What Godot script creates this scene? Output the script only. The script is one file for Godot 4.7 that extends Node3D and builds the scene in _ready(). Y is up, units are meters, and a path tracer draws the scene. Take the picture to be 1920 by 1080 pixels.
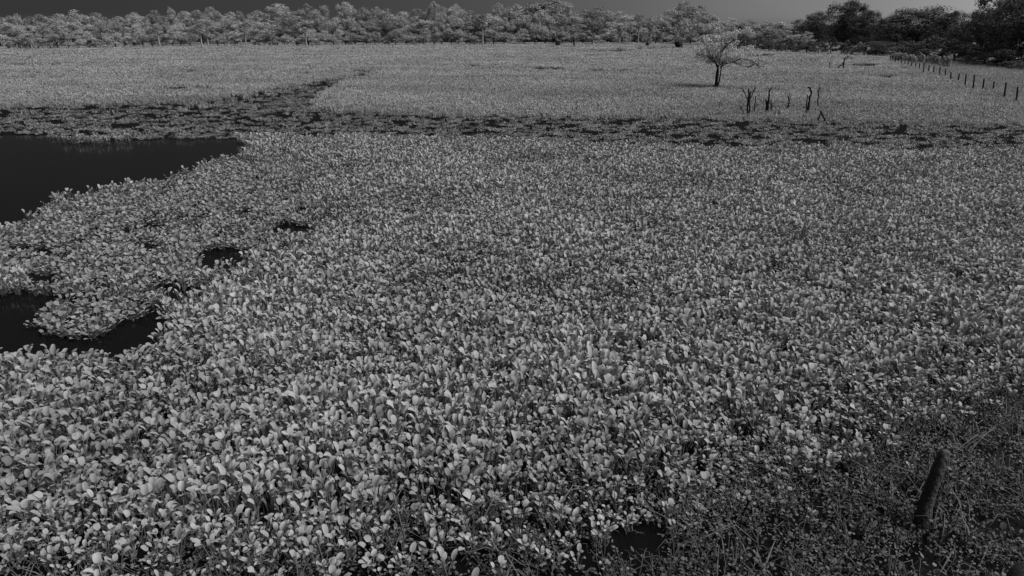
extends Node3D

# ------------------------------------------------------------------ the lens and the place
const EYE := 5.5                       # the camera stands on a pole, metres
const FOCAL := 1250.0                  # in pixels of a 1920 x 1080 frame
const TILT := 21.6                     # degrees down
var sp := sin(deg_to_rad(TILT))
var cp := cos(deg_to_rad(TILT))
var rng := RandomNumberGenerator.new()
var wob := FastNoiseLite.new()
var streak := FastNoiseLite.new()
var patch := FastNoiseLite.new()

func spot(px: float, py: float) -> Vector3:          # survey: where the ground lies under a pixel
	var v := (py - 540.0) / FOCAL
	var t := EYE / (sp + v * cp)
	return Vector3((px - 960.0) / FOCAL * t, 0.0, -(cp - v * sp) * t)

func at(px: float, py: float, f: float) -> Vector3:  # survey: a point f metres ahead
	var v := (py - 540.0) / FOCAL
	var t := f / (cp - v * sp)
	return Vector3((px - 960.0) / FOCAL * t, EYE - (sp + v * cp) * t, -f)

func seen(p: Vector3) -> Vector2:
	var d := -p.z * cp + (EYE - p.y) * sp
	if d < 0.5:
		return Vector2(-9999, -9999)
	return Vector2(960.0 + FOCAL * p.x / d, 540.0 + FOCAL * ((EYE - p.y) * cp + p.z * sp) / d)

func outline(points: Array) -> PackedVector2Array:
	var out := PackedVector2Array()
	for q in points:
		var w := spot(q[0], q[1])
		out.append(Vector2(w.x, w.z))
	return out

func line_z(l: PackedVector2Array, x: float) -> float:
	if x <= l[0].x:
		return l[0].y
	for k in l.size() - 1:
		if x < l[k + 1].x:
			return lerpf(l[k].y, l[k + 1].y, (x - l[k].x) / maxf(l[k + 1].x - l[k].x, 0.001))
	return l[l.size() - 1].y

func level(table: Array, x: float) -> float:
	if x <= table[0][0]:
		return table[0][1]
	for k in table.size() - 1:
		if x < table[k + 1][0]:
			return lerpf(table[k][1], table[k + 1][1], (x - table[k][0]) / float(table[k + 1][0] - table[k][0]))
	return table[table.size() - 1][1]

# ------------------------------------------------------------------ mesh building
class Shape:
	var v := PackedVector3Array()
	var n := PackedVector3Array()
	var c := PackedColorArray()
	var f := PackedInt32Array()

	func point(p: Vector3, tone: float) -> int:
		v.append(p)
		n.append(Vector3.ZERO)
		c.append(Color(tone, tone, tone))
		return v.size() - 1

	func tri(a: int, b: int, d: int) -> void:
		f.append(a); f.append(b); f.append(d)
		var m := (v[d] - v[a]).cross(v[b] - v[a])
		n[a] += m; n[b] += m; n[d] += m

	func quad(a: int, b: int, d: int, e: int) -> void:
		tri(a, b, d); tri(a, d, e)

	func flake(at_: Vector3, side: Vector3, up: Vector3, tone: float) -> void:   # one leaf: a pointed, lightly folded four-sided face
		var a := point(at_ - up, tone)
		var b := point(at_ + side, tone)
		var d := point(at_ + up, tone)
		var e := point(at_ - side, tone)
		quad(a, b, d, e)

	func put(o: Shape, t: Transform3D, tone := 1.0) -> void:
		var base := v.size()
		for k in o.v.size():
			v.append(t * o.v[k])
			n.append(t.basis * o.n[k])
			c.append(o.c[k] * tone)
		for k in o.f:
			f.append(base + k)

	func tube(path: Array, radii: Array, sides: int, tone: float, rough := 0.0, r: RandomNumberGenerator = null) -> void:
		var rings := []
		for k in path.size():
			var d: Vector3 = (path[mini(k + 1, path.size() - 1)] - path[maxi(k - 1, 0)]).normalized()
			var s: Vector3 = d.cross(Vector3(0.31, 0.2, 0.93) if absf(d.z) < 0.9 else Vector3.RIGHT).normalized()
			var u := s.cross(d)
			var ring := []
			for j in sides:
				var a := TAU * j / sides
				var rad: float = radii[k]
				if rough > 0.0:
					rad *= 1.0 + r.randf_range(-rough, rough)
				ring.append(point(path[k] + (s * cos(a) + u * sin(a)) * rad, tone))
			rings.append(ring)
		for k in path.size() - 1:
			for j in sides:
				var q := (j + 1) % sides
				quad(rings[k][j], rings[k + 1][j], rings[k + 1][q], rings[k][q])
		for e in [0, path.size() - 1]:
			var mid := point(path[e], tone)
			for j in sides:
				var q := (j + 1) % sides
				if e == 0:
					tri(mid, rings[e][j], rings[e][q])
				else:
					tri(mid, rings[e][q], rings[e][j])

	func mesh(m: Material) -> ArrayMesh:
		var a := []
		a.resize(Mesh.ARRAY_MAX)
		for k in n.size():
			n[k] = n[k].normalized() if n[k].length_squared() > 1e-20 else Vector3.UP
		a[Mesh.ARRAY_VERTEX] = v
		a[Mesh.ARRAY_NORMAL] = n
		a[Mesh.ARRAY_COLOR] = c
		a[Mesh.ARRAY_INDEX] = f
		var out := ArrayMesh.new()
		out.add_surface_from_arrays(Mesh.PRIMITIVE_TRIANGLES, a)
		out.surface_set_material(0, m)
		return out

func solid(tone: float, rough := 0.8, through := 0.0) -> StandardMaterial3D:   # vertex colours hold the tone; tone here multiplies it
	var m := StandardMaterial3D.new()
	m.albedo_color = Color(tone, tone, tone).linear_to_srgb()
	m.vertex_color_use_as_albedo = true
	m.roughness = rough
	m.cull_mode = BaseMaterial3D.CULL_DISABLED
	m.metallic_specular = 0.2
	if through > 0.0:
		m.backlight_enabled = true
		m.backlight = Color(through, through, through).linear_to_srgb()
	return m

var taken := {}
func numbered(called: String) -> String:
	var k: int = taken.get(called, 0)
	taken[called] = k + 1
	return called if k == 0 else "%s_%03d" % [called, k]

func tag(o: Node3D, label: String, category: String, group := "", kind := "") -> void:
	if label: o.set_meta("label", label)
	if category: o.set_meta("category", category)
	if group: o.set_meta("group", group)
	if kind: o.set_meta("kind", kind)

func thing(called: String, where: Vector3, label: String, category: String, group := "", kind := "") -> Node3D:
	var o := Node3D.new()
	o.name = numbered(called)
	o.position = where
	tag(o, label, category, group, kind)
	add_child(o, true)
	return o

func part(called: String, m: Mesh, parent: Node3D, t := Transform3D(), over: Material = null) -> MeshInstance3D:
	var o := MeshInstance3D.new()
	o.name = called
	o.mesh = m
	o.transform = t
	if over: o.material_override = over
	parent.add_child(o, true)
	return o

func scatter(called: String, m: Mesh, places: Array, tones: PackedFloat32Array, parent: Node3D) -> void:
	if places.is_empty():
		return
	var mm := MultiMesh.new()
	mm.transform_format = MultiMesh.TRANSFORM_3D
	mm.use_colors = true
	mm.mesh = m
	mm.instance_count = places.size()
	for k in places.size():
		mm.set_instance_transform(k, places[k])
		mm.set_instance_color(k, Color(tones[k], tones[k], tones[k]))
	var o := MultiMeshInstance3D.new()
	o.name = called
	o.multimesh = mm
	o.set_meta("kind", "stuff")
	parent.add_child(o, true)

func turned(p: Vector3, yaw: float, s: float, tall := 1.0, lean := 0.0) -> Transform3D:
	return Transform3D(Basis(Vector3.UP, yaw) * Basis(Vector3.RIGHT, lean) * Basis.from_scale(Vector3(s, s * tall, s)), p)

# ------------------------------------------------------------------ plants
func leaf_shape(long: float, wide: float, stalk: float, out: float, pitch: float, curl: float, cup: float, fold: float) -> Shape:
	# a petiole that rises and leans out (+x), then a paddle blade that carries on and curls over
	var s := Shape.new()
	var path := []
	for k in 4:
		var q := k / 3.0
		path.append(Vector3(out * q * q, stalk * q, 0))
	s.tube(path, [0.008, 0.007, 0.005, 0.004], 3, 0.62)
	var p: Vector3 = path[3]
	var rows := 6
	var cols := 4
	var grid := []
	var a := pitch
	for i in rows + 1:
		var u := i / float(rows)
		var w := wide * 0.5 * sqrt(1.0 - pow(absf(2.0 * (0.03 + 0.955 * u) - 1.0), 2.5))
		var d := Vector3(cos(a), sin(a), 0)
		var up := Vector3(-sin(a), cos(a), 0)
		var row := []
		for j in cols + 1:
			var t := j / float(cols) * 2.0 - 1.0
			var lift := cup * w * t * t + fold * w * absf(t)
			row.append(s.point(p + Vector3(0, 0, t * w) + up * lift, 1.0 if absf(t) > 0.1 else 0.9))
		grid.append(row)
		p += d * (long / rows)
		a -= curl / rows * (0.4 + 1.2 * u)
	for i in rows:
		for j in cols:
			s.quad(grid[i][j], grid[i][j + 1], grid[i + 1][j + 1], grid[i + 1][j])
	return s

var tall_leaves: Array[Shape] = []
var flat_leaves: Array[Shape] = []

func make_leaves() -> void:
	for k in 9:
		tall_leaves.append(leaf_shape(rng.randf_range(0.09, 0.135), rng.randf_range(0.048, 0.076), rng.randf_range(0.18, 0.36), rng.randf_range(0.02, 0.09),
			rng.randf_range(1.15, 1.65), rng.randf_range(0.5, 1.9), rng.randf_range(-0.6, 0.5), rng.randf_range(-0.3, 0.35)))
	for k in 6:
		flat_leaves.append(leaf_shape(rng.randf_range(0.062, 0.095), rng.randf_range(0.055, 0.085), rng.randf_range(0.05, 0.2), rng.randf_range(0.05, 0.13),
			rng.randf_range(0.2, 1.35), rng.randf_range(0.1, 1.1), rng.randf_range(-0.3, 0.3), rng.randf_range(-0.1, 0.15)))

func rosette(kinds: Array[Shape], least: int, most: int) -> Array:    # [[leaf number, placing, tone], ...]
	var out := []
	var many := rng.randi_range(least, most)
	var turn := rng.randf() * TAU
	for k in many:
		var yaw := turn + TAU * k / many + rng.randf_range(-0.5, 0.5)
		var s := rng.randf_range(0.75, 1.15)
		var t := Transform3D(Basis(Vector3.UP, yaw) * Basis(Vector3.BACK, rng.randf_range(-0.22, 0.12)) * Basis.from_scale(Vector3(s, s, s)), Vector3(rng.randf_range(-0.04, 0.04), 0, rng.randf_range(-0.04, 0.04)))
		out.append([rng.randi() % kinds.size(), t, rng.randf_range(0.62, 1.15)])
	return out

func whole(kinds: Array[Shape], r: Array) -> Shape:
	var s := Shape.new()
	for e in r:
		s.put(kinds[e[0]], e[1], e[2])
	return s

func tuft(blades: int, spread: float, low: float, high: float, width: float, bend: float) -> Shape:   # upright narrow grass blades
	var s := Shape.new()
	for k in blades:
		var a := rng.randf() * TAU
		var d := sqrt(rng.randf()) * spread
		var p := Vector3(cos(a) * d, 0, sin(a) * d)
		var h := rng.randf_range(low, high)
		var yaw := rng.randf() * TAU
		var side := Vector3(cos(yaw), 0, sin(yaw)) * width * rng.randf_range(0.7, 1.3)
		var lean := Vector3(-sin(yaw), 0, cos(yaw)) * h * bend * rng.randf_range(0.2, 1.3)
		var tone := rng.randf_range(0.88, 1.12)
		var q0 := s.point(p - side * 0.6, tone * 0.9)
		var q1 := s.point(p + side * 0.6, tone * 0.9)
		var m := p + Vector3(0, h * 0.6, 0) + lean * 0.35
		var q2 := s.point(m - side, tone)
		var q3 := s.point(m + side, tone)
		var tip := s.point(p + Vector3(0, h, 0) + lean, tone)
		s.quad(q0, q2, q3, q1)
		s.tri(q2, tip, q3)
	return s

func sprig(leaves: int, spread: float, high: float, size: float, stems: int, narrow := 0.5) -> Shape:   # low sprawling herb: small leaves on thin stems
	var s := Shape.new()
	for k in stems:
		var a := rng.randf() * TAU
		var p := Vector3(rng.randf_range(-1, 1), 0, rng.randf_range(-1, 1)) * spread * 0.7
		var d := Vector3(cos(a), 0, sin(a)) * spread * rng.randf_range(0.4, 1.1)
		s.tube([p, p + d * 0.5 + Vector3(0, high * rng.randf_range(0.5, 1.1), 0), p + d + Vector3(0, high * rng.randf_range(0.3, 1.3), 0)], [0.006, 0.005, 0.003], 3, 0.8)
	for k in leaves:
		var a := rng.randf() * TAU
		var d := sqrt(rng.randf()) * spread
		var p := Vector3(cos(a) * d, high * rng.randf_range(0.15, 1.0), sin(a) * d)
		var yaw := rng.randf() * TAU
		var pit := rng.randf_range(-0.3, 1.1)
		var up := Vector3(cos(yaw) * cos(pit), sin(pit), sin(yaw) * cos(pit)) * size * rng.randf_range(0.6, 1.3)
		var side := Vector3(-sin(yaw), rng.randf_range(-0.4, 0.4), cos(yaw)) * size * narrow * rng.randf_range(0.7, 1.2)
		var tone := rng.randf_range(0.7, 1.25)
		var q := s.point(p, tone)
		var b := s.point(p + up * 0.6 + side, tone)
		var c := s.point(p + up * 0.6 - side, tone)
		var e := s.point(p + up * 1.3 + side * 0.55 - Vector3(0, size * 0.15, 0), tone)
		var g := s.point(p + up * 1.3 - side * 0.55 - Vector3(0, size * 0.15, 0), tone)
		s.tri(q, b, c)
		s.quad(b, e, g, c)
	return s

func clump(s: Shape, mid: Vector3, rad: float, leaves: int, size: float, tone: float) -> void:   # a ball of separate leaves
	for k in leaves:
		var z := rng.randf_range(-0.75, 1.0)
		var a := rng.randf() * TAU
		var d := Vector3(sqrt(maxf(1.0 - z * z, 0)) * cos(a), z, sqrt(maxf(1.0 - z * z, 0)) * sin(a))
		var p := mid + d * rad * rng.randf_range(0.55, 1.08) * Vector3(1.0, 0.8, 1.0)
		var nrm := (d + Vector3(rng.randf_range(-0.8, 0.8), rng.randf_range(-0.3, 0.9), rng.randf_range(-0.8, 0.8))).normalized()
		var side := nrm.cross(Vector3(rng.randf_range(-1, 1), rng.randf_range(-1, 1), rng.randf_range(-1, 1))).normalized()
		var z2 := size * rng.randf_range(0.65, 1.3)
		s.flake(p, side * z2 * 0.6, side.cross(nrm) * z2, tone * rng.randf_range(0.85, 1.15))

# a crown ten metres high round the y axis: lobes carry clumps of leaves
func crown(lobes: int, wide: float, foot: float, clumps: int, leaves: int, size: float, flat_top := 0.0) -> Shape:
	var s := Shape.new()
	for k in lobes:
		var q := (k + 0.5) / lobes
		var y := lerpf(foot, 9.0, pow(q, 0.8))
		var room := wide * sqrt(maxf(1.0 - pow((y - 5.0) / (5.6 + flat_top), 2.0), 0.05))
		var a := k * 2.4 + rng.randf_range(-0.5, 0.5)
		var d := room * rng.randf_range(0.25, 0.75)
		var mid := Vector3(cos(a) * d, y, sin(a) * d)
		var r := rng.randf_range(0.36, 0.5) * wide
		mid.y = minf(mid.y, 10.0 - r * 0.75)
		var tone := rng.randf_range(0.85, 1.12)
		for j in clumps:
			var z := rng.randf_range(-0.5, 1.0)
			var b := rng.randf() * TAU
			var dir := Vector3(sqrt(1.0 - z * z) * cos(b), z * 0.8, sqrt(1.0 - z * z) * sin(b))
			clump(s, mid + dir * r * rng.randf_range(0.75, 1.05), rng.randf_range(0.55, 1.15), leaves, size, tone * rng.randf_range(0.8, 1.2))
	return s

func limbs(wide: float) -> Shape:
	var s := Shape.new()
	s.tube([Vector3(0, -0.2, 0), Vector3(0.05, 1.2, 0), Vector3(-0.05, 3.0, 0.1), Vector3(0.1, 5.5, 0)], [0.42, 0.3, 0.25, 0.14], 7, 1.0, 0.08, rng)
	for k in 6:
		var a := k * 2.2 + rng.randf() * 0.5
		var y := 1.8 + k * 0.55
		var d := Vector3(cos(a), 0, sin(a)) * wide * rng.randf_range(0.4, 0.75)
		s.tube([Vector3(0, y, 0), d * 0.5 + Vector3(0, y + 1.1, 0), d + Vector3(0, y + 2.6, 0)], [0.14, 0.1, 0.05], 5, 1.0)
	return s

func palm_crown() -> Shape:
	var s := Shape.new()
	for k in 42:
		var a := k * 2.39996
		var el := lerpf(1.35, -0.75, k / 41.0)
		var d := Vector3(cos(a) * cos(el), sin(el), sin(a) * cos(el))
		var root := Vector3(0, 5.2, 0) + d * 0.55
		var side := d.cross(Vector3.UP).normalized()
		var tone := rng.randf_range(0.85, 1.15)
		for j in 9:
			var t := (j - 4) / 4.0
			var ray := (d + side * t * 0.85).normalized() * rng.randf_range(0.75, 1.0)
			var w := ray.cross(d.cross(side)).normalized() * 0.06
			var q0 := s.point(root, tone)
			var q1 := s.point(root + ray * 0.6 + w, tone)
			var q2 := s.point(root + ray + Vector3(0, -0.28, 0), tone)
			var q3 := s.point(root + ray * 0.6 - w, tone)
			s.quad(q0, q1, q2, q3)
	return s

const ONES := ["", "first", "second", "third", "fourth", "fifth", "sixth", "seventh", "eighth", "ninth", "tenth", "eleventh", "twelfth", "thirteenth", "fourteenth", "fifteenth", "sixteenth", "seventeenth", "eighteenth", "nineteenth"]
const TENS := ["", "", "twenti", "thirti", "forti", "fifti", "sixti", "seventi", "eighti"]
func ordinal(k: int) -> String:
	if k < 20:
		return ONES[k]
	if k % 10 == 0:
		return TENS[k / 10] + "eth"
	return TENS[k / 10].trim_suffix("i") + "y-" + ONES[k % 10]

# ------------------------------------------------------------------ the scene
func _ready() -> void:
	rng.seed = 629
	# camera
	var cam := Camera3D.new()
	cam.name = "camera"
	cam.fov = rad_to_deg(2.0 * atan(540.0 / FOCAL))
	cam.far = 6000.0
	cam.near = 0.1
	cam.position = Vector3(0, EYE, 0)
	cam.rotation = Vector3(-deg_to_rad(TILT), 0, 0)
	add_child(cam)
	cam.current = true
	# sky: dusk in the near infrared, dark, with the last glow beyond the dark trees and grey cloud overhead
	var img := Image.create(512, 256, false, Image.FORMAT_RGBF)
	var cl := FastNoiseLite.new()
	cl.seed = 5
	cl.frequency = 1.3
	cl.fractal_octaves = 4
	for j in 256:
		var el := PI * 0.5 - PI * (j + 0.5) / 256.0
		for i in 512:
			var az := TAU * (i + 0.5) / 512.0
			var d := Vector3(sin(az) * cos(el), sin(el), -cos(az) * cos(el))
			var off := rad_to_deg(d.angle_to(Vector3(sin(1.31), 0.12, -cos(1.31)).normalized()))
			var e := maxf(sin(el), 0.0)
			var l := 0.0118 * (1.0 + 1.6 * e) + 0.27 * exp(-pow(off / 44.0, 2.0))
			l *= 1.0 + 0.18 * cl.get_noise_3d(d.x * 1.5, d.y * 4.0, d.z * 1.5)
			img.set_pixel(i, j, Color(l, l, l))
	var pano := PanoramaSkyMaterial.new()
	pano.panorama = ImageTexture.create_from_image(img)
	var sky := Sky.new()
	sky.sky_material = pano
	var env := Environment.new()
	env.background_mode = Environment.BG_SKY
	env.sky = sky
	env.tonemap_mode = Environment.TONE_MAPPER_LINEAR
	env.tonemap_exposure = 2.8
	env.sdfgi_enabled = true
	env.ssao_enabled = true
	env.ssil_enabled = true
	var we := WorldEnvironment.new()
	we.name = "environment"
	we.environment = env
	add_child(we)
	# light: broad and soft, from the bright side of the sky
	var sun := DirectionalLight3D.new()
	sun.name = "sun"
	sun.light_energy = 0.5
	sun.light_color = Color(1, 1, 1)
	sun.light_angular_distance = 42.0
	sun.shadow_enabled = true
	var saz := deg_to_rad(112.0)
	var sel := deg_to_rad(57.0)
	sun.basis = Basis.looking_at(-Vector3(sin(saz) * cos(sel), sin(sel), -cos(saz) * cos(sel)))
	add_child(sun)

	wob.seed = 3
	wob.frequency = 0.9
	streak.seed = 11
	streak.frequency = 0.5
	streak.fractal_octaves = 3
	patch.seed = 21
	patch.frequency = 0.12
	patch.fractal_octaves = 3
	var t0 := Time.get_ticks_msec()
	survey()
	ground()
	make_leaves()
	forest()
	meadow()
	carpet()
	bank()
	lone_tree()
	snags()
	fence()
	small_things()
	print("built in ", Time.get_ticks_msec() - t0, " ms")

# ------------------------------------------------------------------ the lie of the land
var band_top: PackedVector2Array
var band_low: PackedVector2Array
var channel: PackedVector2Array
var pools: Array[PackedVector2Array] = []
var shallow: PackedVector2Array
var shore: PackedVector2Array
var isle: PackedVector2Array
var cuts: Array[PackedVector2Array] = []

func ring(px: float, py: float, rx: float, ry: float) -> PackedVector2Array:
	var pts := []
	for k in 12:
		pts.append([px + rx * cos(TAU * k / 12.0), py + ry * sin(TAU * k / 12.0)])
	return outline(pts)

func survey() -> void:
	band_top = outline([[-300, 203], [0, 202], [380, 196], [590, 207], [700, 216], [1000, 222], [1200, 224], [1400, 229], [1600, 231], [1920, 239], [2250, 243]])
	band_low = outline([[-300, 252], [0, 255], [85, 256], [110, 267], [200, 269], [280, 262], [440, 262], [470, 266], [700, 268], [1000, 275], [1200, 285], [1400, 289], [1700, 293], [1920, 292], [2250, 292]])
	channel = outline([[370, 198], [480, 178], [560, 164], [640, 150], [705, 138], [704, 143], [650, 158], [605, 178], [592, 200], [620, 216], [370, 216]])
	pools.append(outline([[-500, 250], [0, 253], [85, 254], [110, 268], [200, 270], [280, 262], [440, 262], [470, 284], [445, 300], [400, 309], [370, 322], [330, 337], [240, 352], [190, 366], [110, 384], [85, 402], [40, 425], [0, 438], [-300, 520]]))
	pools.append(outline([[-400, 560], [0, 556], [60, 556], [128, 563], [104, 584], [80, 598], [72, 616], [90, 636], [120, 644], [155, 640], [200, 628], [240, 612], [266, 596], [285, 584], [314, 598], [326, 630], [300, 668], [215, 690], [114, 690], [0, 688], [-400, 690]]))
	pools.append(ring(98, 533, 44, 15))
	pools.append(ring(418, 490, 54, 22))
	pools.append(ring(330, 558, 60, 18))
	pools.append(ring(545, 436, 46, 13))
	pools.append(ring(270, 468, 26, 7))
	pools.append(ring(1190, 1035, 46, 34))
	pools.append(ring(950, 1056, 26, 10))
	pools.append(ring(1725, 1050, 60, 34))
	pools.append(ring(1820, 915, 34, 15))
	pools.append(ring(1870, 865, 26, 14))
	pools.append(ring(1600, 945, 30, 12))
	pools.append(ring(620, 1068, 24, 9))
	shallow = outline([[-300, 505], [0, 425], [110, 375], [380, 305], [480, 288], [640, 320], [620, 440], [520, 540], [400, 590], [300, 610], [0, 556], [-300, 560]])
	isle = outline([[60, 590], [120, 555], [300, 570], [270, 610], [150, 650], [70, 640]])
	shore = outline([[2300, 690], [1960, 712], [1840, 728], [1760, 765], [1640, 800], [1560, 835], [1490, 880], [1410, 915], [1310, 968], [1200, 996], [1060, 1016], [880, 1040], [600, 1062], [300, 1078], [-150, 1100], [-300, 1400], [2600, 1400]])
	cuts.append(outline([[330, 206], [480, 179], [560, 165], [640, 151], [710, 136], [712, 138], [640, 156], [560, 171], [480, 186], [340, 212]]))
	for c in [[355, 171, 56, 2.2], [360, 140, 18, 1.6], [400, 147, 16, 1.6], [575, 128, 16, 1.5], [165, 105, 18, 1.3], [60, 125, 70, 1.0], [1030, 133, 36, 1.8], [900, 127, 40, 1.2], [1130, 136, 70, 1.2], [1150, 97, 46, 1.6], [1120, 106, 20, 1.3], [1220, 92, 40, 1.4],
			[1430, 108, 34, 1.8], [1620, 126, 36, 1.4], [1660, 148, 24, 1.4], [685, 137, 30, 1.4], [1490, 117, 60, 1.2], [1700, 132, 10, 1.0]]:
		cuts.append(ring(c[0], c[1], c[2], c[3] * 2.2))

func inside(p: Vector2, l: PackedVector2Array) -> bool:
	return Geometry2D.is_point_in_polygon(p, l)

func in_pool(p: Vector2) -> bool:
	for l in pools:
		if inside(p, l):
			return true
	return false

func rise(x: float, z: float) -> float:
	var p := Vector2(x, z)
	var far := line_z(band_top, x)
	var near := line_z(band_low, x)
	var bump := patch.get_noise_2d(x * 3.0, z * 6.0)
	if z < far:
		var h := minf((far - z) * 0.05, 0.14) + 0.05 * bump
		return h - 0.13 if inside(p, channel) else h
	if z < near:
		return 0.03 + 0.06 * bump
	if inside(p, shore) and not in_pool(p):
		return -0.03 + 0.07 * patch.get_noise_2d(x * 9.0, z * 9.0)
	return -0.35

func ground() -> void:
	var s := Shape.new()
	var xs := []
	var zs := []
	for x in [-3000.0, -1200.0, -500.0, -260.0, -160.0, -110.0, -80.0]: xs.append(x)
	for k in 111: xs.append(-60.5 + k * 1.1)
	for x in [80.0, 110.0, 160.0, 260.0, 500.0, 1200.0, 3000.0]: xs.append(x)
	for z in [400.0, 100.0, 40.0, 15.0]: zs.append(z)
	for k in 80: zs.append(2.0 - k * 0.75)
	for z in [-62.0, -75.0, -95.0, -130.0, -180.0, -260.0, -500.0, -1200.0, -4000.0]: zs.append(z)
	var rows := []
	for z in zs:
		var row := []
		for x in xs:
			row.append(s.point(Vector3(x, rise(x, z), z), 1.0))
		rows.append(row)
	for j in zs.size() - 1:
		for i in xs.size() - 1:
			s.quad(rows[j][i], rows[j + 1][i], rows[j + 1][i + 1], rows[j][i + 1])
	var mud := StandardMaterial3D.new()
	var nz := FastNoiseLite.new()
	nz.seed = 8
	nz.frequency = 0.02
	nz.fractal_octaves = 5
	var tex := NoiseTexture2D.new()
	tex.width = 512
	tex.height = 512
	tex.seamless = true
	tex.noise = nz
	var ramp := Gradient.new()
	ramp.set_color(0, Color(0.05, 0.05, 0.05))
	ramp.set_color(1, Color(0.13, 0.13, 0.13))
	tex.color_ramp = ramp
	mud.albedo_texture = tex
	mud.uv1_triplanar = true
	mud.uv1_world_triplanar = true
	mud.uv1_scale = Vector3(0.31, 0.31, 0.31)
	mud.roughness = 0.95
	mud.metallic_specular = 0.04
	var g := part("ground", s.mesh(mud), self)
	tag(g, "dark wet mud under the marsh and the meadow", "ground", "", "structure")
	var w := Shape.new()
	var a := w.point(Vector3(-120, 0, 12), 1)
	var b := w.point(Vector3(-120, 0, -62), 1)
	var c := w.point(Vector3(120, 0, -62), 1)
	var d := w.point(Vector3(120, 0, 12), 1)
	w.quad(a, b, c, d)
	var wm := StandardMaterial3D.new()
	wm.metallic_specular = 0.2
	wm.albedo_color = Color(0.004, 0.004, 0.004).linear_to_srgb()
	wm.roughness = 0.12
	wm.normal_enabled = true
	var wn := NoiseTexture2D.new()
	wn.width = 256
	wn.height = 256
	wn.seamless = true
	wn.as_normal_map = true
	wn.bump_strength = 1.2
	wn.noise = nz
	wm.normal_texture = wn
	wm.normal_scale = 0.06
	wm.uv1_triplanar = true
	wm.uv1_world_triplanar = true
	wm.uv1_scale = Vector3(0.4, 0.4, 0.4)
	var ws := part("water", w.mesh(wm), self)
	tag(ws, "still dark pond water showing between the floating plants", "pond", "", "structure")

# ------------------------------------------------------------------ the trees beyond the meadow
const BASE_LINE := [[-100, 95], [0, 93], [150, 92], [300, 88.5], [640, 86], [900, 84.5], [1100, 83], [1250, 83], [1330, 87], [1400, 95], [1500, 101], [1600, 105], [1660, 108], [1790, 120], [1920, 138], [2050, 150]]
const SKYLINE := [[-60, 32, 60], [0, 31, 60], [30, 30, 40], [48, 26, 16], [85, 27, 52], [120, 26, 50], [160, 21, 56], [195, 24, 46], [232, 31, 46], [262, 25, 46], [300, 22, 52], [333, 14, 22], [350, 21, 50], [382, 19, 50], [410, 16, 42], [440, 25, 42],
	[456, 22, 30], [490, 20, 52], [535, 8, 62], [575, 10, 52], [605, 13, 42], [655, 5, 50], [690, 16, 56], [720, 15, 52], [755, 22, 52], [790, 17, 46], [820, 6, 46], [857, 10, 52], [890, 22, 52], [935, 6, 42], [965, 8, 46], [1010, -2, 104], [1050, 4, 62], [1075, 24, 42],
	[1110, 14, 62], [1140, 21, 46], [1170, 23, 52], [1190, 27, 42], [1225, 29, 52], [1262, 14, 56], [1290, 5, 62], [1320, 24, 62], [1350, 35, 62], [1385, 39, 62], [1420, 41, 62], [1460, 41, 62], [1495, 38, 52],
	[1525, 24, 60], [1580, 3, 84], [1615, 22, 62], [1660, 31, 56], [1715, 14, 132], [1765, 23, 70], [1795, 41, 62], [1832, 16, 84], [1872, -12, 112], [1925, -24, 150], [1990, -24, 160]]

func tree(called: String, px: float, top: float, base: float, width: float, deeper: float, meshes: Array, trunk_mesh: Mesh, half: float, over: Material, label: String, group: String) -> void:
	var f := -spot(px, base).z * deeper
	var foot := at(px, base, f)
	foot.y = 0.0
	var h := at(px, top, f).y
	var depth := f * cp + EYE * sp
	var w := width / FOCAL * depth * 0.5 / half
	var o := thing(called, foot, label, "tree" if called != "bush" else "bush", group)
	o.rotation.y = rng.randf() * TAU
	var b := Basis.from_scale(Vector3(w, h / 10.0, w))
	part("trunk", trunk_mesh, o, Transform3D(b, Vector3.ZERO))
	part("crown" if called != "bush" else "foliage", meshes[rng.randi() % meshes.size()], o, Transform3D(b, Vector3.ZERO), over)

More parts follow.
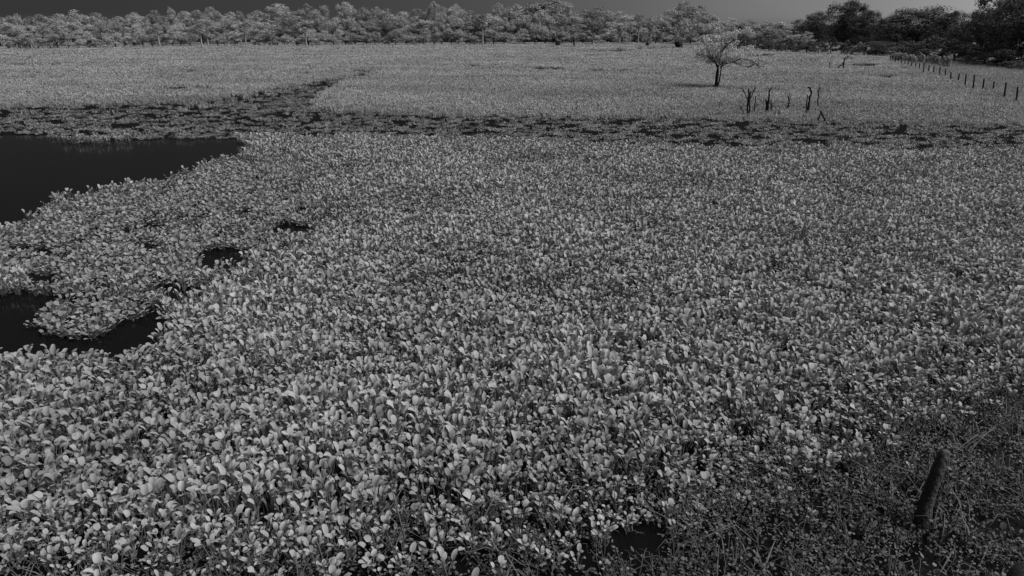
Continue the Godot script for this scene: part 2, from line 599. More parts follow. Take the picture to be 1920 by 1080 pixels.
func forest() -> void:
	var pale := [solid(0.32, 0.85, 0.15), solid(0.39, 0.85, 0.15), solid(0.24, 0.85, 0.15)]
	var backlit_dark := [solid(0.078, 0.95, 0.1), solid(0.094, 0.95, 0.1)]  # dark leaf tone: partly the species, partly backlighting put into the colour
	var bark := solid(0.07, 0.95)
	var crowns := []
	for k in 7:
		crowns.append(crown(8 + k % 3, 3.9, 0.9, 12, 66, 0.15).mesh(pale[0]))
	var shrubs := []
	for k in 4:
		shrubs.append(crown(6, 4.6, 2.0, 17, 40, 0.2, 1.0).mesh(pale[0]))
	var oaks := []
	for k in 4:
		oaks.append(crown(13, 4.2, 0.9, 18, 70, 0.12, 1.6).mesh(backlit_dark[0]))
	var trunks := [limbs(3.6).mesh(bark), limbs(3.6).mesh(bark)]
	var names := ["lumpy pale crown", "dense rounded crown", "ragged pale top", "broad uneven crown", "bright leafy top"]
	var k := 0
	var d := 0
	for e in SKYLINE:
		var x: float = e[0]
		if x < 1510:
			k += 1
			var label := "skyline tree with a %s, %s along the tree line from the pond end" % [names[k % 5], ordinal(k)]
			if x == 48: label = "thin tree with a small knob of leaves above the skyline over the pond"
			if x == 333: label = "narrow tree whose top pokes above its neighbours behind the palm pair"
			if x == 535: label = "broad tall tree rising behind the single pale trunked palm"
			if x == 1010: label = "tallest broad domed tree in the middle of the skyline"
			if x == 1290: label = "tall tree with a spiky crest behind the lone meadow tree"
			tree("tree", x, e[1], level(BASE_LINE, x), e[2] * 1.12, 1.16, crowns, trunks[k % 2], 4.4, pale[k * 7 % 3], label, "trees along the far edge of the meadow")
		else:
			d += 1
			var label := "dark wide tree behind the post fence, %s from the pale trees" % ordinal(d)
			if x == 1580: label = "dark tree with a tall blunt top where the fence ends"
			if x == 1715: label = "dark dome-shaped tree behind the far fence posts"
			if x == 1925: label = "tallest dark tree, overhanging the frame's edge behind the nearest fence posts"
			tree("dark_tree", x, e[1], level(BASE_LINE, x) - 3, e[2] * 1.05, 1.1, oaks, trunks[d % 2], 4.6, backlit_dark[d % 2], label, "dark trees beyond the fence")
	# the second row, lower and closer
	k = 0
	var x := -30.0
	while x < 1520:
		k += 1
		var sky_y := 60.0
		for j in SKYLINE.size() - 1:
			if SKYLINE[j][0] <= x and SKYLINE[j + 1][0] > x:
				sky_y = lerpf(SKYLINE[j][1], SKYLINE[j + 1][1], (x - SKYLINE[j][0]) / (SKYLINE[j + 1][0] - SKYLINE[j][0]))
		var base := level(BASE_LINE, x)
		tree("tree", x, lerpf(sky_y, base, rng.randf_range(0.16, 0.44)), base, rng.randf_range(40, 62), 1.07, crowns, trunks[k % 2], 4.4, pale[rng.randi() % 3],
			"mid-height tree with a %s below the skyline, %s from the pond end" % [names[(k * 2) % 5], ordinal(k)], "second row of trees along the meadow")
		x += rng.randf_range(26, 38)
	# bushes at the meadow's edge
	k = 0
	x = -20.0
	while x < 1650:
		if absf(x - 463.0) < 17.0 or absf(x - 385.0) < 15.0 or absf(x - 1196.0) < 12.0:
			x += 9.0
			continue
		k += 1
		var base := level(BASE_LINE, x)
		var over: Material = pale[rng.randi() % 3] if x < 1380 else backlit_dark[k % 2]
		tree("bush", x, base - rng.randf_range(14, 34), base + 0.6, rng.randf_range(28, 46), 1.0, shrubs, trunks[k % 2], 5.4, over,
			("rounded pale bush at the meadow's far edge, %s from the pond end" if x < 1380 else "dark low bush at the meadow's far edge, %s from the pond end") % ordinal(k), "bushes at the foot of the trees")
		x += rng.randf_range(13, 23)
	d = 0
	x = 1655.0
	while x < 1990:
		d += 1
		var base := level(BASE_LINE, x) - 2
		tree("bush", x, base - rng.randf_range(24, 50), base + 1.0, rng.randf_range(60, 90), 1.02, shrubs, trunks[d % 2], 5.4, backlit_dark[d % 2], "dark bush behind the fence, %s from its far end" % ordinal(d), "dark bushes behind the fence")
		x += rng.randf_range(22, 34)
	# cabbage palms
	var fan := palm_crown().mesh(solid(0.42, 0.6, 0.2))
	var ps := Shape.new()
	ps.tube([Vector3(0, -0.1, 0), Vector3(0.04, 1.6, 0.02), Vector3(0, 3.4, 0), Vector3(0, 5.25, 0)], [0.26, 0.2, 0.19, 0.2], 8, 1.0, 0.06, rng)
	var post := ps.mesh(solid(0.3, 0.9))
	for q in [[380, 42, 92, 22, "taller palm of the pair standing behind the dark pond edge"], [391, 54, 88, 16, "shorter palm of the pair, half hidden by its neighbour's fronds"], [462, 41, 86, 22, "cabbage palm with a straight bare pale trunk in front of a dark gap"],
			[60, 62, 93, 18, "small palm with rounded crown low in the pond-end trees"], [300, 48, 89, 16, "palm at the brow of the flat bush beside the dark gap"], [905, 24, 85, 26, "shaggy palm with hanging fronds below the tall domed tree"],
			[1162, 52, 83, 14, "palm beside the dark hollow in the trees, nearest the tall domed tree"], [1180, 47, 83, 13, "palm above the dark hollow in the tree line"], [1196, 41, 83, 14, "highest palm of the cluster near the dark hollow"],
			[1219, 44, 83, 14, "palm between the dark hollow and the dark stub shrub"], [1160, 45, 83, 12, "small far palm peering over the palm beside the hollow"], [1238, 57, 83, 13, "low palm behind the pale tufted shrub on the meadow"],
			[1112, 60, 84, 12, "low palm just before the wooded hollow"], [575, 50, 87, 15, "pale palm half sunk in bright foliage"]]:
		var f := -spot(q[0], q[2] + 1.2).z
		var foot := at(q[0], q[2], f)
		foot.y = 0.0
		var h := at(q[0], q[1], f).y
		var w: float = q[3] / FOCAL * (f * cp + EYE * sp) * 0.5 / 1.45
		var o := thing("palm_tree", foot, q[4], "palm tree", "cabbage palms in the tree line")
		o.rotation.y = rng.randf() * TAU
		var grow := h - 1.45 * w
		part("trunk", post, o, Transform3D(Basis.from_scale(Vector3(0.9, grow / 5.2, 0.9)), Vector3.ZERO))
		part("crown", fan, o, Transform3D(Basis.from_scale(Vector3(w, w, w)), Vector3(0, grow - 5.2 * w, 0)))

# ------------------------------------------------------------------ the meadow and the muddy band
func meadow() -> void:
	var gm := solid(0.305, 0.8, 0.3)
	var herbs := solid(0.29, 0.75, 0.25)
	var damp := solid(0.23, 0.75, 0.25)
	var kinds := []
	for k in 4:
		kinds.append([tuft(60, 0.42, 0.12, 0.3, 0.016, 0.9).mesh(gm), [], PackedFloat32Array()])
	for k in 3:
		kinds.append([sprig(60, 0.4, 0.26, 0.075, 0, 0.45).mesh(herbs), [], PackedFloat32Array()])
	var wet := []
	for k in 4:
		wet.append([sprig(48, 0.2, 0.1, 0.042, 1, 0.6).mesh(damp), [], PackedFloat32Array()])
	var z := -31.0
	while z > -215.0:
		var step := clampf(-z * 0.0075, 0.26, 1.15)
		var half := -z * 0.84 + 9.0
		var x := -half
		while x < half:
			var p := Vector2(x + rng.randf_range(-0.5, 0.5) * step, z + rng.randf_range(-0.5, 0.5) * step)
			x += step
			var warp := Vector2(wob.get_noise_2d(p.x, p.y) * 0.8, wob.get_noise_2d(p.x + 70, p.y) * 1.6)
			var q := p + warp
			if q.y > line_z(band_low, q.x) + 0.3 or in_pool(p):
				continue
			var muddy := q.y > line_z(band_top, q.x)
			var run := inside(q, channel)
			var n := streak.get_noise_2d(p.x * 0.8, p.y * 1.75)
			var pos := Vector3(p.x, maxf(rise(p.x, p.y), -0.03), p.y)
			if (muddy or run) and not (inside(q, cuts[0]) and rng.randf() < 0.8):
				var need := 0.1 if muddy else -0.06
				if n < need + rng.randfn(0.0, 0.27):
					continue
				var e: Array = wet[rng.randi() % 4]
				e[1].append(turned(pos, rng.randf() * TAU, rng.randf_range(0.8, 1.35)))
				e[2].append(rng.randf_range(0.55, 1.25))
				continue
			var bare := false
			for c in cuts:
				if inside(q, c):
					bare = true
					break
			if bare and rng.randf() < 0.85:
				continue
			if n < -0.34 and rng.randf() < 0.6:
				continue
			var front := q.y > line_z(band_top, q.x) - 9.0
			var e: Array = kinds[(4 + rng.randi() % 3) if rng.randf() < (0.4 if front else 0.14) else rng.randi() % 4]
			var s := rng.randf_range(0.8, 1.25) * step / 0.42
			e[1].append(turned(pos, rng.randf() * TAU, s, clampf(1.0 / s, 0.35, 1.0) * rng.randf_range(0.8, 1.25) * (1.25 if front else 1.0), rng.randf_range(-0.1, 0.1)))
			e[2].append((1.0 + 0.3 * patch.get_noise_2d(p.x * 0.4, p.y * 0.8)) * rng.randf_range(0.93, 1.07))
		z -= step
	var o := thing("meadow_grass", Vector3.ZERO, "pale grass and herbs covering the wide flat meadow up to the trees", "grass", "", "stuff")
	for e in kinds: scatter("tuft", e[0], e[1], e[2], o)
	o = thing("mud_plants", Vector3.ZERO, "low broken plant clumps on the black muddy band beyond the leaf carpet", "plants", "", "stuff")
	for e in wet: scatter("clump", e[0], e[1], e[2], o)
	# taller grass behind the fence
	var tallk := tuft(60, 0.6, 0.22, 0.6, 0.016, 0.6).mesh(gm)
	var places := []
	var tones := PackedFloat32Array()
	for k in 2600:
		var px := rng.randf_range(1690, 2000)
		var line := level([[1690, 120], [1760, 143], [1842, 172], [1905, 193], [2000, 225]], px)
		var g := spot(px, rng.randf_range(level(BASE_LINE, px) - 2, line - 3))
		places.append(turned(g, rng.randf() * TAU, rng.randf_range(0.8, 1.2)))
		tones.append(rng.randf_range(0.85, 1.2))
	var tg := thing("tall_grass", Vector3.ZERO, "taller rough grass growing between the fence and the dark trees", "grass", "", "stuff")
	scatter("tuft", tallk, places, tones, tg)

# ------------------------------------------------------------------ the leaf carpet on the water
const ONES_PLAIN := ["", "one", "two", "three", "four", "five", "six", "seven", "eight", "nine", "ten"]
const RANKS := ["front rank", "second rank", "third rank", "fourth rank", "rearmost rank"]

func carpet() -> void:
	var lm := solid(0.33, 0.6, 0.3)
	var lm_dark := solid(0.285, 0.6, 0.3)
	var lm_pale := solid(0.375, 0.6, 0.3)
	var plans := []
	var tall := []
	for k in 12:
		var r := rosette(tall_leaves, 6, 9)
		plans.append(r)
		tall.append([whole(tall_leaves, r).mesh(lm), [], PackedFloat32Array()])
	var flat := []
	for k in 8:
		flat.append([whole(flat_leaves, rosette(flat_leaves, 7, 11)).mesh(lm), [], PackedFloat32Array()])
	var close := []
	var z := -3.0
	while z > -37.0:
		var step := 0.12
		var half := -z * 0.86 + 4.0
		var x := -half
		while x < half:
			var p := Vector2(x + rng.randf_range(-0.5, 0.5) * step, z + rng.randf_range(-0.5, 0.5) * step)
			x += step
			var q := p + Vector2(wob.get_noise_2d(p.x * 1.4, p.y * 1.4), wob.get_noise_2d(p.x * 1.4 + 50, p.y * 1.4)) * 0.42
			if q.y < line_z(band_low, q.x) or in_pool(p.lerp(q, 0.4)):
				continue
			var edge := q + Vector2(rng.randfn(0.0, 0.42), rng.randfn(0.0, 0.42))
			if inside(edge, shore) and rng.randf() < 0.9993:
				continue
			var rim := inside(q + Vector2(0.25, 0.75), shore)
			var blur := q + Vector2(rng.randfn(0.0, 0.9), rng.randfn(0.0, 0.9))
			var low := inside(blur, shallow) or inside(p, isle)
			var n := patch.get_noise_2d(p.x * 1.6, p.y * 1.6)
			if low:
				var thin := wob.get_noise_2d(p.x * 1.7 + 30.0, p.y * 1.7)
				if rng.randf() < 0.4 + maxf(-n, 0.0) * 0.6 + maxf(-thin, 0.0) * 0.9:
					continue
				var e: Array = flat[rng.randi() % 8]
				e[1].append(turned(Vector3(p.x, 0.0, p.y), rng.randf() * TAU, rng.randf_range(0.8, 1.2)))
				e[2].append(rng.randf_range(0.62, 0.98))
				continue
			var gap := wob.get_noise_2d(p.x * 2.6 + 9.0, p.y * 2.6)
			if rng.randf() < 0.06 + maxf(-n - 0.2, 0.0) * 0.6 + (0.3 if gap < -0.3 else 0.0):
				continue
			var s := rng.randf_range(0.68, 1.1) * (1.0 + 0.2 * patch.get_noise_2d(p.x * 3.0 + 40.0, p.y * 3.0))
			var grow := rng.randf_range(0.75, 1.15) * (1.0 + 0.25 * n) * (rng.randf_range(0.6, 0.95) if rim else 1.0)
			if rim: s *= rng.randf_range(0.65, 1.0)
			var where := turned(Vector3(p.x, -0.02, p.y), rng.randf() * TAU, s, grow)
			var e: Array = tall[rng.randi() % 12]
			var px := seen(Vector3(p.x, 0.2, p.y))
			if px.x > 0 and px.x < 1920 and px.y < 1070:
				close.append([px.y, rng.randi() % 12, where, px])
				continue
			e[1].append(where)
			e[2].append(rng.randf_range(0.8, 1.12) * (1.0 + 0.3 * n))
		z -= step
	close.sort_custom(func(a, b): return a[0] > b[0])
	for k in range(300, close.size()):
		var c: Array = close[k]
		var e: Array = tall[c[1]]
		e[1].append(c[2])
		var o: Vector3 = c[2].origin
		e[2].append(rng.randf_range(0.82, 1.12) * (1.0 + 0.3 * patch.get_noise_2d(o.x * 1.6, o.z * 1.6)))
	var t := thing("leaf_carpet", Vector3.ZERO, "dense pale carpet of paddle-leaved water plants filling the marsh", "water plants", "", "stuff")
	for e in tall: scatter("plant", e[0], e[1], e[2], t)
	t = thing("floating_leaves", Vector3.ZERO, "lower carpet of flat round leaves round the dark pools", "water plants", "", "stuff")
	for e in flat: scatter("plant", e[0], e[1], e[2], t)
	# the nearest three hundred, each with its own leaves
	var leaf_mesh: Array[Mesh] = []
	for l in tall_leaves: leaf_mesh.append(l.mesh(lm))
	var models := []
	for r in plans:
		var o := Node3D.new()
		for e in r:
			part("leaf", leaf_mesh[e[0]], o, e[1], lm if e[2] < 1.05 and e[2] > 0.9 else (lm_dark if e[2] <= 0.9 else lm_pale))
		models.append(o)
	var nearest := close.slice(0, 300)
	var ranked := []
	for k in 5:
		var rank := nearest.slice(k * 60, k * 60 + 60)
		rank.sort_custom(func(a, b): return a[3].x < b[3].x)
		for j in rank.size():
			ranked.append([rank[j], "%s of the carpet, %s from its pond-side corner" % [RANKS[k], ordinal(j + 1)]])
	for pair in ranked:
		var c: Array = pair[0]
		var o: Node3D = models[c[1]].duplicate()
		o.name = numbered("water_plant")
		o.transform = c[2]
		tag(o, "%s-leaved pale paddle plant in the %s" % [ONES_PLAIN[plans[c[1]].size()], pair[1]], "water plant", "nearest plants of the leaf carpet")
		add_child(o, true)
	for o in models: o.free()

# ------------------------------------------------------------------ the dark bank with the post
func bank() -> void:
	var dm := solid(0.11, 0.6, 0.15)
	var kinds := []
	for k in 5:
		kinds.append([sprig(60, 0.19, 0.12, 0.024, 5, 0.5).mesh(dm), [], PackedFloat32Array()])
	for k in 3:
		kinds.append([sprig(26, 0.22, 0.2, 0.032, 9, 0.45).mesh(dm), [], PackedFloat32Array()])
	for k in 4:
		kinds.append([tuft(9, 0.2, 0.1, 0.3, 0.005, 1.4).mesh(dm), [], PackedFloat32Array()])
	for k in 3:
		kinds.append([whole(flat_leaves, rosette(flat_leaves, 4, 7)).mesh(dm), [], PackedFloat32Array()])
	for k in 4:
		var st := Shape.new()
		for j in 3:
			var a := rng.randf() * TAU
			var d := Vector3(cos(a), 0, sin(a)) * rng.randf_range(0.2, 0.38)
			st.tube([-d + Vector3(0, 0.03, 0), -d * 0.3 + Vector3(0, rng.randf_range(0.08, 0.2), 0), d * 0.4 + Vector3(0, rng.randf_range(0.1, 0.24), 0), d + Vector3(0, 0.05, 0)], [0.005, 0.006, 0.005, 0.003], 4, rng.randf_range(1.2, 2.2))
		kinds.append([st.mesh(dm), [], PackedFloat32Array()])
	var z := -3.2
	while z > -14.0:
		var x := z * 0.95 - 2.0
		while x < -z * 0.95 + 2.0:
			var p := Vector2(x + rng.randf_range(-0.1, 0.1), z + rng.randf_range(-0.1, 0.1))
			x += 0.17
			var q := p + Vector2(wob.get_noise_2d(p.x * 2.0, p.y * 2.0), wob.get_noise_2d(p.x * 2.0 + 50, p.y * 2.0)) * 0.3
			if not inside(q + Vector2(0.2 + rng.randfn(0.0, 0.35), 0.55 + rng.randfn(0.0, 0.4)), shore):
				continue
			if in_pool(q) and rng.randf() < 0.93:
				continue
			var n := patch.get_noise_2d(p.x * 6.0, p.y * 6.0)
			if n < -0.2 and rng.randf() < 0.6:
				continue
			var pick := rng.randf()
			var e: Array = kinds[rng.randi() % 5] if pick < 0.45 else kinds[5 + rng.randi() % 3] if pick < 0.72 else kinds[8 + rng.randi() % 4] if pick < 0.78 else kinds[15 + rng.randi() % 4] if pick < 0.85 else kinds[12 + rng.randi() % 3]
			var near_leaves := not inside(q + Vector2(0.5, -1.0), shore)
			var fit := rng.randf_range(0.4, 0.75) if pick >= 0.85 else rng.randf_range(0.7, 1.4)
			e[1].append(turned(Vector3(p.x, maxf(rise(p.x, p.y), -0.02), p.y), rng.randf() * TAU, fit, 1.0 + 0.5 * n, rng.randf_range(-0.2, 0.2)))
			e[2].append(rng.randf_range(0.6, 1.3) * (1.3 if near_leaves and pick >= 0.85 else 1.0))
		z -= 0.17
	var o := thing("bank_herbs", Vector3.ZERO, "small dark-leaved herbs sprawling over the black mud round the leaning post", "plants", "", "stuff")
	for e in kinds: scatter("herb", e[0], e[1], e[2], o)
	# the leaning post
	var wood := weathered(0.075, 0.045)
	var foot := spot(1719, 992)
	var f := -foot.z
	var low := at(1719, 994, f)
	var top := at(1772, 846, f)
	var path := []
	var radii := []
	for k in 11:
		var t := k / 10.0
		var c := low.lerp(top, t) - foot
		path.append(c + Vector3(sin(t * 7.0) * 0.012, 0, sin(t * 11.0) * 0.01))
		radii.append(lerpf(0.074, 0.062, t) * (1.2 if k == 2 else (0.72 if k == 0 else (0.86 if k == 10 else 1.0))))
	path.insert(0, low - foot + Vector3(-0.02, -0.3, 0))
	radii.insert(0, 0.06)
	var s := Shape.new()
	s.tube(path, radii, 16, 1.0, 0.09, rng)
	o = thing("leaning_post", foot, "dark weathered wooden post leaning over the muddy bank", "post")
	part("shaft", s.mesh(wood), o)
	# the smooth grey round end in the corner
	foot = spot(1990, 1190)
	s = Shape.new()
	path = [Vector3(0, -0.2, 0)]
	radii = [0.3]
	var c := at(1968, 1104, -foot.z)
	for k in 9:
		var a := k / 8.0 * PI * 0.5
		path.append(Vector3(0, c.y - 0.08 + sin(a) * 0.3, 0))
		radii.append(maxf(cos(a) * 0.33, 0.01))
	s.tube(path, radii, 24, 1.0)
	o = thing("round_topped_post", Vector3(c.x, 0, c.z), "smooth grey rounded post top in the bottom corner beside the muddy bank", "post")
	part("shaft", s.mesh(weathered(0.06, 0.012)), o)

func weathered(tone: float, vary: float) -> StandardMaterial3D:
	var m := solid(1.0, 0.9)
	var nz := FastNoiseLite.new()
	nz.seed = 31
	nz.frequency = 0.03
	nz.fractal_octaves = 4
	var tex := NoiseTexture2D.new()
	tex.width = 256
	tex.height = 256
	tex.seamless = true
	tex.noise = nz
	var ramp := Gradient.new()
	ramp.set_color(0, Color(tone - vary, tone - vary, tone - vary).linear_to_srgb())
	ramp.set_color(1, Color(tone + vary, tone + vary, tone + vary).linear_to_srgb())
	tex.color_ramp = ramp
	m.albedo_texture = tex
	m.uv1_triplanar = true
	m.uv1_scale = Vector3(6, 1.2, 6)
	var rel := NoiseTexture2D.new()
	rel.width = 256
	rel.height = 256
	rel.seamless = true
	rel.noise = nz
	rel.as_normal_map = true
	rel.bump_strength = 14.0
	m.normal_enabled = true
	m.normal_texture = rel
	m.normal_scale = 1.0
	return m

# ------------------------------------------------------------------ the lone tree in the meadow
func lone_tree() -> void:
	var foot := spot(1342, 170)
	var f := -foot.z
	var o := thing("lone_tree", foot, "small open-crowned tree with a dark forked trunk standing alone in the meadow", "tree")
	var wood := solid(0.02, 0.95)
	var s := Shape.new()
	var P := func(x: float, y: float, d: float) -> Vector3: return at(x, y, f + d) - foot
	s.tube([P.call(1341, 171, 0), P.call(1342, 164, 0), P.call(1343.5, 150, 0), P.call(1345, 136, 0), P.call(1346, 127, 0)], [0.22, 0.15, 0.135, 0.12, 0.1], 9, 1.0, 0.1, rng)
	s.tube([P.call(1344, 166, 0.1), P.call(1349, 150, 0.2), P.call(1351, 138, 0.2), P.call(1352, 128, 0.3)], [0.08, 0.07, 0.06, 0.05], 6, 1.0)
	var tips := []
	var limbs_ := [
		[[1346, 128, 0], [1341, 118, -0.2], [1334, 106, -0.5], [1326, 92, -0.9]], [[1346, 128, 0], [1345, 114, 0.2], [1343, 98, 0.5], [1336, 70, 0.6]],
		[[1346, 128, 0], [1350, 114, -0.2], [1352, 94, -0.4], [1353, 67, -0.5]], [[1352, 128, 0.3], [1356, 114, 0.5], [1364, 98, 0.9], [1375, 70, 1.2]],
		[[1350, 126, 0], [1360, 120, -0.3], [1374, 116, -0.6], [1386, 121, -0.9], [1402, 126, -1.2]], [[1350, 122, 0], [1364, 112, 0.4], [1382, 104, 0.8], [1398, 96, 1.0]],
		[[1343, 118, 0], [1330, 108, -0.6], [1316, 102, -1.0], [1301, 108, -1.2]], [[1354, 96, -0.4], [1362, 84, -0.9], [1380, 74, -1.2], [1396, 76, -1.4]], [[1334, 106, -0.5], [1326, 92, 0.6], [1318, 78, 1.0]],
		[[1402, 126, -1.2], [1416, 120, -1.0], [1434, 126, -0.8]],
		[[1345, 122, 0], [1336, 112, 0.6], [1322, 104, 1.1], [1312, 96, 1.3]], [[1374, 116, -0.6], [1390, 110, -1.0], [1410, 114, -1.4], [1424, 128, -1.5]]]
	for l in limbs_:
		var path := []
		var radii := []
		for k in l.size():
			path.append(P.call(l[k][0], l[k][1], l[k][2]))
			radii.append(lerpf(0.06, 0.018, k / float(l.size() - 1)))
		s.tube(path, radii, 5, 1.6)
		for k in range(1, path.size()):
			for j in 5:
				var t: Vector3 = path[k].lerp(path[k - 1], rng.randf())
				var d := Vector3(rng.randf_range(-1, 1), rng.randf_range(-0.2, 1.0), rng.randf_range(-1, 1)).normalized() * rng.randf_range(0.35, 0.8)
				s.tube([t, t + d * 0.5 + Vector3(0, 0.05, 0), t + d], [0.016, 0.012, 0.007], 3, 3.0)
				tips.append(t + d)
				for i in 2:
					var e := (d.normalized() + Vector3(rng.randf_range(-0.9, 0.9), rng.randf_range(-0.6, 0.6), rng.randf_range(-0.9, 0.9))) * 0.35
					s.tube([t + d * 0.7, t + d * 0.7 + e], [0.009, 0.006], 3, 4.0)
					tips.append(t + d * 0.7 + e)
	part("trunk", s.mesh(wood), o)
	var l := Shape.new()
	for t in tips:
		var high := clampf((t.y - 2.2) / 2.2, 0.0, 1.0)
		clump(l, t, rng.randf_range(0.22, 0.42), int(lerpf(3, 26, high)), 0.07, rng.randf_range(0.8, 1.2))
	part("crown", l.mesh(solid(0.5, 0.6, 0.5)), o)
	# roots and a dark tuft at its foot
	var r := Shape.new()
	for k in 5:
		var a := k * 1.3
		r.tube([Vector3(0, 0.12, 0), Vector3(cos(a) * 0.35, 0.06, sin(a) * 0.35), Vector3(cos(a) * 0.7, -0.05, sin(a) * 0.7)], [0.09, 0.06, 0.03], 5, 1.0)
	part("roots", r.mesh(wood), o)

# ------------------------------------------------------------------ dead stems at the meadow's wet edge
func snag(called: String, base: Array, paths: Array, label: String, group: String, twigs := 0, wood: Material = null) -> Node3D:
	var foot := spot(base[0], base[1])
	var f := -foot.z
	var o := thing(called, foot, label, "dead tree", group)
	var s := Shape.new()
	for l in paths:
		var path := []
		var radii := []
		var w: float = l[0] * 1.2
		for k in range(1, l.size()):
			path.append(at(l[k][0], l[k][1], f + (l[k][2] if l[k].size() > 2 else 0.0)) - foot)
			radii.append(w * lerpf(1.0, 0.6, (k - 1) / float(l.size() - 2)))
		var fine := []
		var fr := []
		for k in path.size() - 1:
			for j in 3:
				fine.append(path[k].lerp(path[k + 1], j / 3.0) + Vector3(rng.randf_range(-1, 1), 0, rng.randf_range(-1, 1)) * w * 0.35)
				fr.append(lerpf(radii[k], radii[k + 1], j / 3.0) * rng.randf_range(0.85, 1.2))
		fine.append(path[path.size() - 1])
		fr.append(radii[path.size() - 1])
		s.tube(fine, fr, 6, 1.0, 0.12, rng)
		for k in twigs * 2:
			var t: Vector3 = fine[fine.size() - 1 - rng.randi() % (fine.size() / 2)]
			var d := Vector3(rng.randf_range(-1, 1), rng.randf_range(0.2, 1.4), rng.randf_range(-1, 1)) * rng.randf_range(0.15, 0.35)
			s.tube([t, t + d * 0.6, t + d], [0.012, 0.009, 0.005], 3, 1.0)
	part("stem", s.mesh(wood), o)
	return o

func snags() -> void:
	var w := solid(0.02, 0.95)
	var g := "dead stems standing at the meadow's wet edge"
	snag("dead_tree", [1402, 222], [[0.055, [1401, 223], [1402, 200], [1403, 184], [1404, 166]], [0.05, [1404, 223], [1405, 205], [1405, 190], [1407, 172]], [0.03, [1403, 190], [1398, 178], [1394, 168]], [0.03, [1405, 188], [1411, 176], [1414, 167]], [0.035, [1400, 222], [1395, 212], [1390, 205]]],
		"dead twin-stemmed tree with a spray of fine twigs, nearest the lone tree", g, 7, w)
	snag("dead_tree", [1413, 216], [[0.03, [1413, 217], [1414, 204], [1416, 192], [1417, 182], [1419, 179]], [0.022, [1417, 199], [1420, 197], [1418, 192]]], "thin bent dead stem beside the twin-stemmed one", g, 2, w)
	snag("dead_tree", [1437, 219], [[0.06, [1437, 221], [1437, 205], [1437.5, 192], [1436, 188]], [0.06, [1440, 218], [1440, 200], [1441, 184], [1442, 173], [1446, 165]], [0.04, [1445, 216], [1446, 200], [1446, 188]]], "cluster of three dark broken stems, tallest forked at the tip", g, 4, w)
	snag("dead_tree", [1449, 215], [[0.04, [1450, 216], [1449, 206], [1448, 198]]], "short dark stub beside the three-stemmed cluster", g, 1, w)
	snag("fallen_branch", [1462, 215], [[0.05, [1450, 211], [1460, 213], [1468, 214.5], [1477, 216]]], "dead branch lying low between the cluster and the crooked stem", g, 2, w)
	snag("dead_tree", [1476, 213], [[0.05, [1475.5, 214], [1477, 202], [1479, 193], [1480, 187], [1478, 181]], [0.02, [1480, 186], [1483, 181]]], "crooked dead stem with a hooked head standing by itself", g, 2, w)
	snag("dead_tree", [1511, 221], [[0.035, [1510.5, 222], [1512, 205], [1513, 190], [1514, 177]]], "slim dead stem close against the tall hooked one", g, 1, w)
	snag("dead_tree", [1515, 219], [[0.065, [1514, 221], [1516, 200], [1518.5, 182], [1521, 172], [1519, 164.5], [1514, 164]]], "tall dead stem with its tip hooked over", g, 1, w)
	snag("dead_tree", [1532, 209], [[0.035, [1532, 210], [1533, 195], [1534.5, 180], [1536, 162]]], "thin straight dead stem with short side twigs", g, 9, w)
	snag("fallen_branch", [1543, 232], [[0.035, [1534, 226], [1537, 217], [1539, 210]], [0.05, [1539, 209], [1545, 222], [1551, 233], [1556, 243]]], "broken dead branch bent like a tent over the mud", g, 1, w)
	var o := snag("dead_sapling", [1348, 214], [[0.02, [1348, 215], [1348.5, 203], [1349, 192]]], "thin bare sapling below the lone tree", g, 3, w)
	o = snag("dead_tree", [1580, 134], [[0.09, [1580.5, 135], [1581.5, 124], [1583, 113]], [0.07, [1583, 113], [1586, 109], [1590, 106]], [0.07, [1571, 127], [1577, 122], [1583, 116]], [0.05, [1566, 133], [1569, 130], [1572, 127]]], "leaning dead tree with a pale leafy tip, alone before the dark trees", "", 3, w)
	var l := Shape.new()
	var foot := spot(1580, 134)
	for q in [[1588, 107], [1592, 106], [1596, 108], [1585, 110], [1600, 109]]:
		clump(l, at(q[0], q[1], -foot.z) - foot, 0.28, 40, 0.08, 1.0)
	part("crown", l.mesh(solid(0.26, 0.6, 0.3)), o)
	o = snag("brush_pile", [1567, 133], [[0.1, [1563, 134], [1567, 131], [1570, 134]], [0.04, [1556, 134], [1556, 122], [1555, 118]], [0.05, [1556, 134], [1564, 133], [1572, 133.5]]], "low dark brush with an upright stick beside the leaning dead tree", "", 8, w)
	# leafy stumps far out at the tree line
	var pale := solid(0.22, 0.7, 0.3)
	for q in [["vine_covered_stump", [1047, 88], [[0.5, [1047, 89], [1045, 80], [1039, 70], [1037, 63]], [0.35, [1044, 78], [1056, 76], [1066, 74], [1076, 68]], [0.25, [1076, 88], [1076, 78], [1076, 68]]],
			[[1037, 65], [1040, 71], [1044, 77], [1050, 80], [1057, 76], [1063, 75], [1068, 73], [1074, 69], [1079, 68], [1077, 72], [1046, 83]], "fallen tree draped in pale leaves like a saddle, before the tall domed tree"],
			["stub_shrub", [1273, 92], [[0.8, [1273, 93], [1273, 86], [1271, 80]]], [[1268, 68], [1272, 70], [1264, 73], [1276, 75], [1280, 75], [1271, 76]], "dark stub with a pale tufted crown, out on the far meadow"],
			["stub_shrub", [1212, 88], [[0.45, [1212, 88.5], [1213, 84], [1214, 78]]], [[1208, 74], [1214, 70], [1219, 74], [1212, 79], [1217, 79]], "small pale shrub over a low dark stub near the palms"]]:
		o = snag(q[0], q[1], q[2], q[4], "leafy stumps before the tree line", 3, w)
		foot = spot(q[1][0], q[1][1])
		l = Shape.new()
		for e in q[3]:
			clump(l, at(e[0], e[1], -foot.z) - foot, rng.randf_range(0.6, 0.95), 60, 0.17, rng.randf_range(0.9, 1.1))
		part("crown", l.mesh(pale), o)

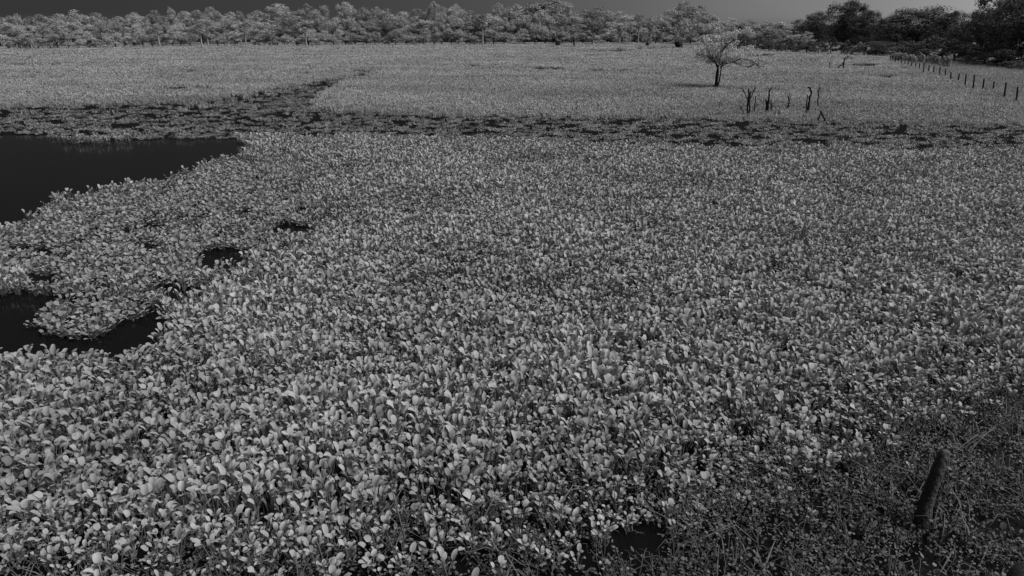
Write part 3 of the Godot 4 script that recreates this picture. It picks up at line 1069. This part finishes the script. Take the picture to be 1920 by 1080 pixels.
# ------------------------------------------------------------------ the fence
func fence() -> void:
	var wood := solid(0.03, 0.95)
	var line := [[1905, 196, 25, 2.5], [1881.6, 190, 27, 4], [1861.5, 175, 17, 2], [1842, 175, 21, 2.6], [1824, 173, 25, 2.5], [1808.5, 167, 22, 2.5], [1796, 157.5, 15, 2.2], [1782, 155.5, 15, 1], [1771.5, 148, 14, 1.4], [1761, 145, 15, 1.4], [1750, 141.5, 13, 1.2], [1740, 138.8, 13, 2],
		[1731, 141.6, 18, 1.5], [1723, 133, 11, 1.2], [1716, 131.5, 11, 1.2], [1708.5, 129.4, 11, 1], [1702, 126.5, 11, 1], [1696, 124.5, 11, 1], [1690, 123, 11, 0.8], [1684, 120.5, 12, 0.8], [1678.5, 119.5, 11, 0.6], [1673.5, 118.5, 11, 0.6], [1669, 117, 10, 0.6]]
	var start := spot(1905, 196)
	var o := thing("post_fence", start, "line of dark wooden fence posts running back along the meadow's edge to the dark trees", "fence")
	var tops := []
	for q in line:
		var foot := spot(q[0], q[1])
		var f := -foot.z
		var top := at(q[0] + q[3] * 1.3, q[1] - q[2] * 1.32, f)
		var s := Shape.new()
		var a := foot - start
		var b := top - start
		s.tube([a + Vector3(0, -0.3, 0), a.lerp(b, 0.35), a.lerp(b, 0.7), b], [0.07, 0.066, 0.064, 0.056], 8, 1.0, 0.09, rng)
		part("post", s.mesh(wood), o)
		tops.append([a, b])
	var wire := solid(0.08, 0.6)
	for h in [0.35, 0.65, 0.9]:
		var path := []
		var radii := []
		for t in tops:
			path.append(t[0].lerp(t[1], h))
			radii.append(0.004)
		var s := Shape.new()
		s.tube(path, radii, 3, 1.0)
		part("wire", s.mesh(wire), o)

# ------------------------------------------------------------------ weeds and odd tufts
func small_things() -> void:
	var wm := solid(0.26, 0.7, 0.3)
	var models: Array[Mesh] = []
	for k in 3:
		var s := Shape.new()
		s.tube([Vector3(0, 0, 0), Vector3(0.03, 0.8, 0), Vector3(0, 1.7, 0.04)], [0.02, 0.015, 0.008], 4, 0.5)
		for j in 10:
			var y := 0.45 + j * 0.13
			clump(s, Vector3(rng.randf_range(-0.12, 0.12), y, rng.randf_range(-0.12, 0.12)), 0.3 if j < 8 else 0.2, 40, 0.085, rng.randf_range(0.85, 1.15))
		models.append(s.mesh(wm))
	var k := 0
	for q in [[1674, 114, 11], [1678, 114, 12], [1684, 115, 13], [1689, 116, 12], [1695, 116, 13], [1702, 117, 12], [1707, 119, 13], [1713, 120, 11], [1721, 119, 16], [1727, 120, 14], [1736, 122, 12], [1742, 122, 17], [1750, 124, 16], [1757, 125, 15], [1766, 127, 17], [1775, 129, 20]]:
		k += 1
		var foot := spot(q[0], q[1] + 2)
		var h := at(q[0], q[1] - q[2] * 1.3, -foot.z).y
		var o := thing("tall_weed", foot, "tall pale leafy weed behind the fence, %s from its far end" % ordinal(k), "weed", "tall weeds behind the fence")
		part("foliage", models[k % 3], o, Transform3D(Basis(Vector3.UP, rng.randf() * TAU).scaled(Vector3(1.2, h / 1.75, 1.2)), Vector3.ZERO))
	# tall flat-topped leaves beside the channel of the little pool, and a rush tuft
	var rush := tuft(44, 0.45, 0.2, 0.42, 0.01, 0.6).mesh(solid(0.3, 0.6, 0.3))
	var o := thing("rush_tuft", spot(332, 492), "pale tuft of narrow rushes amid the flat leaves beside the oval pool", "rushes")
	part("blades", rush, o)
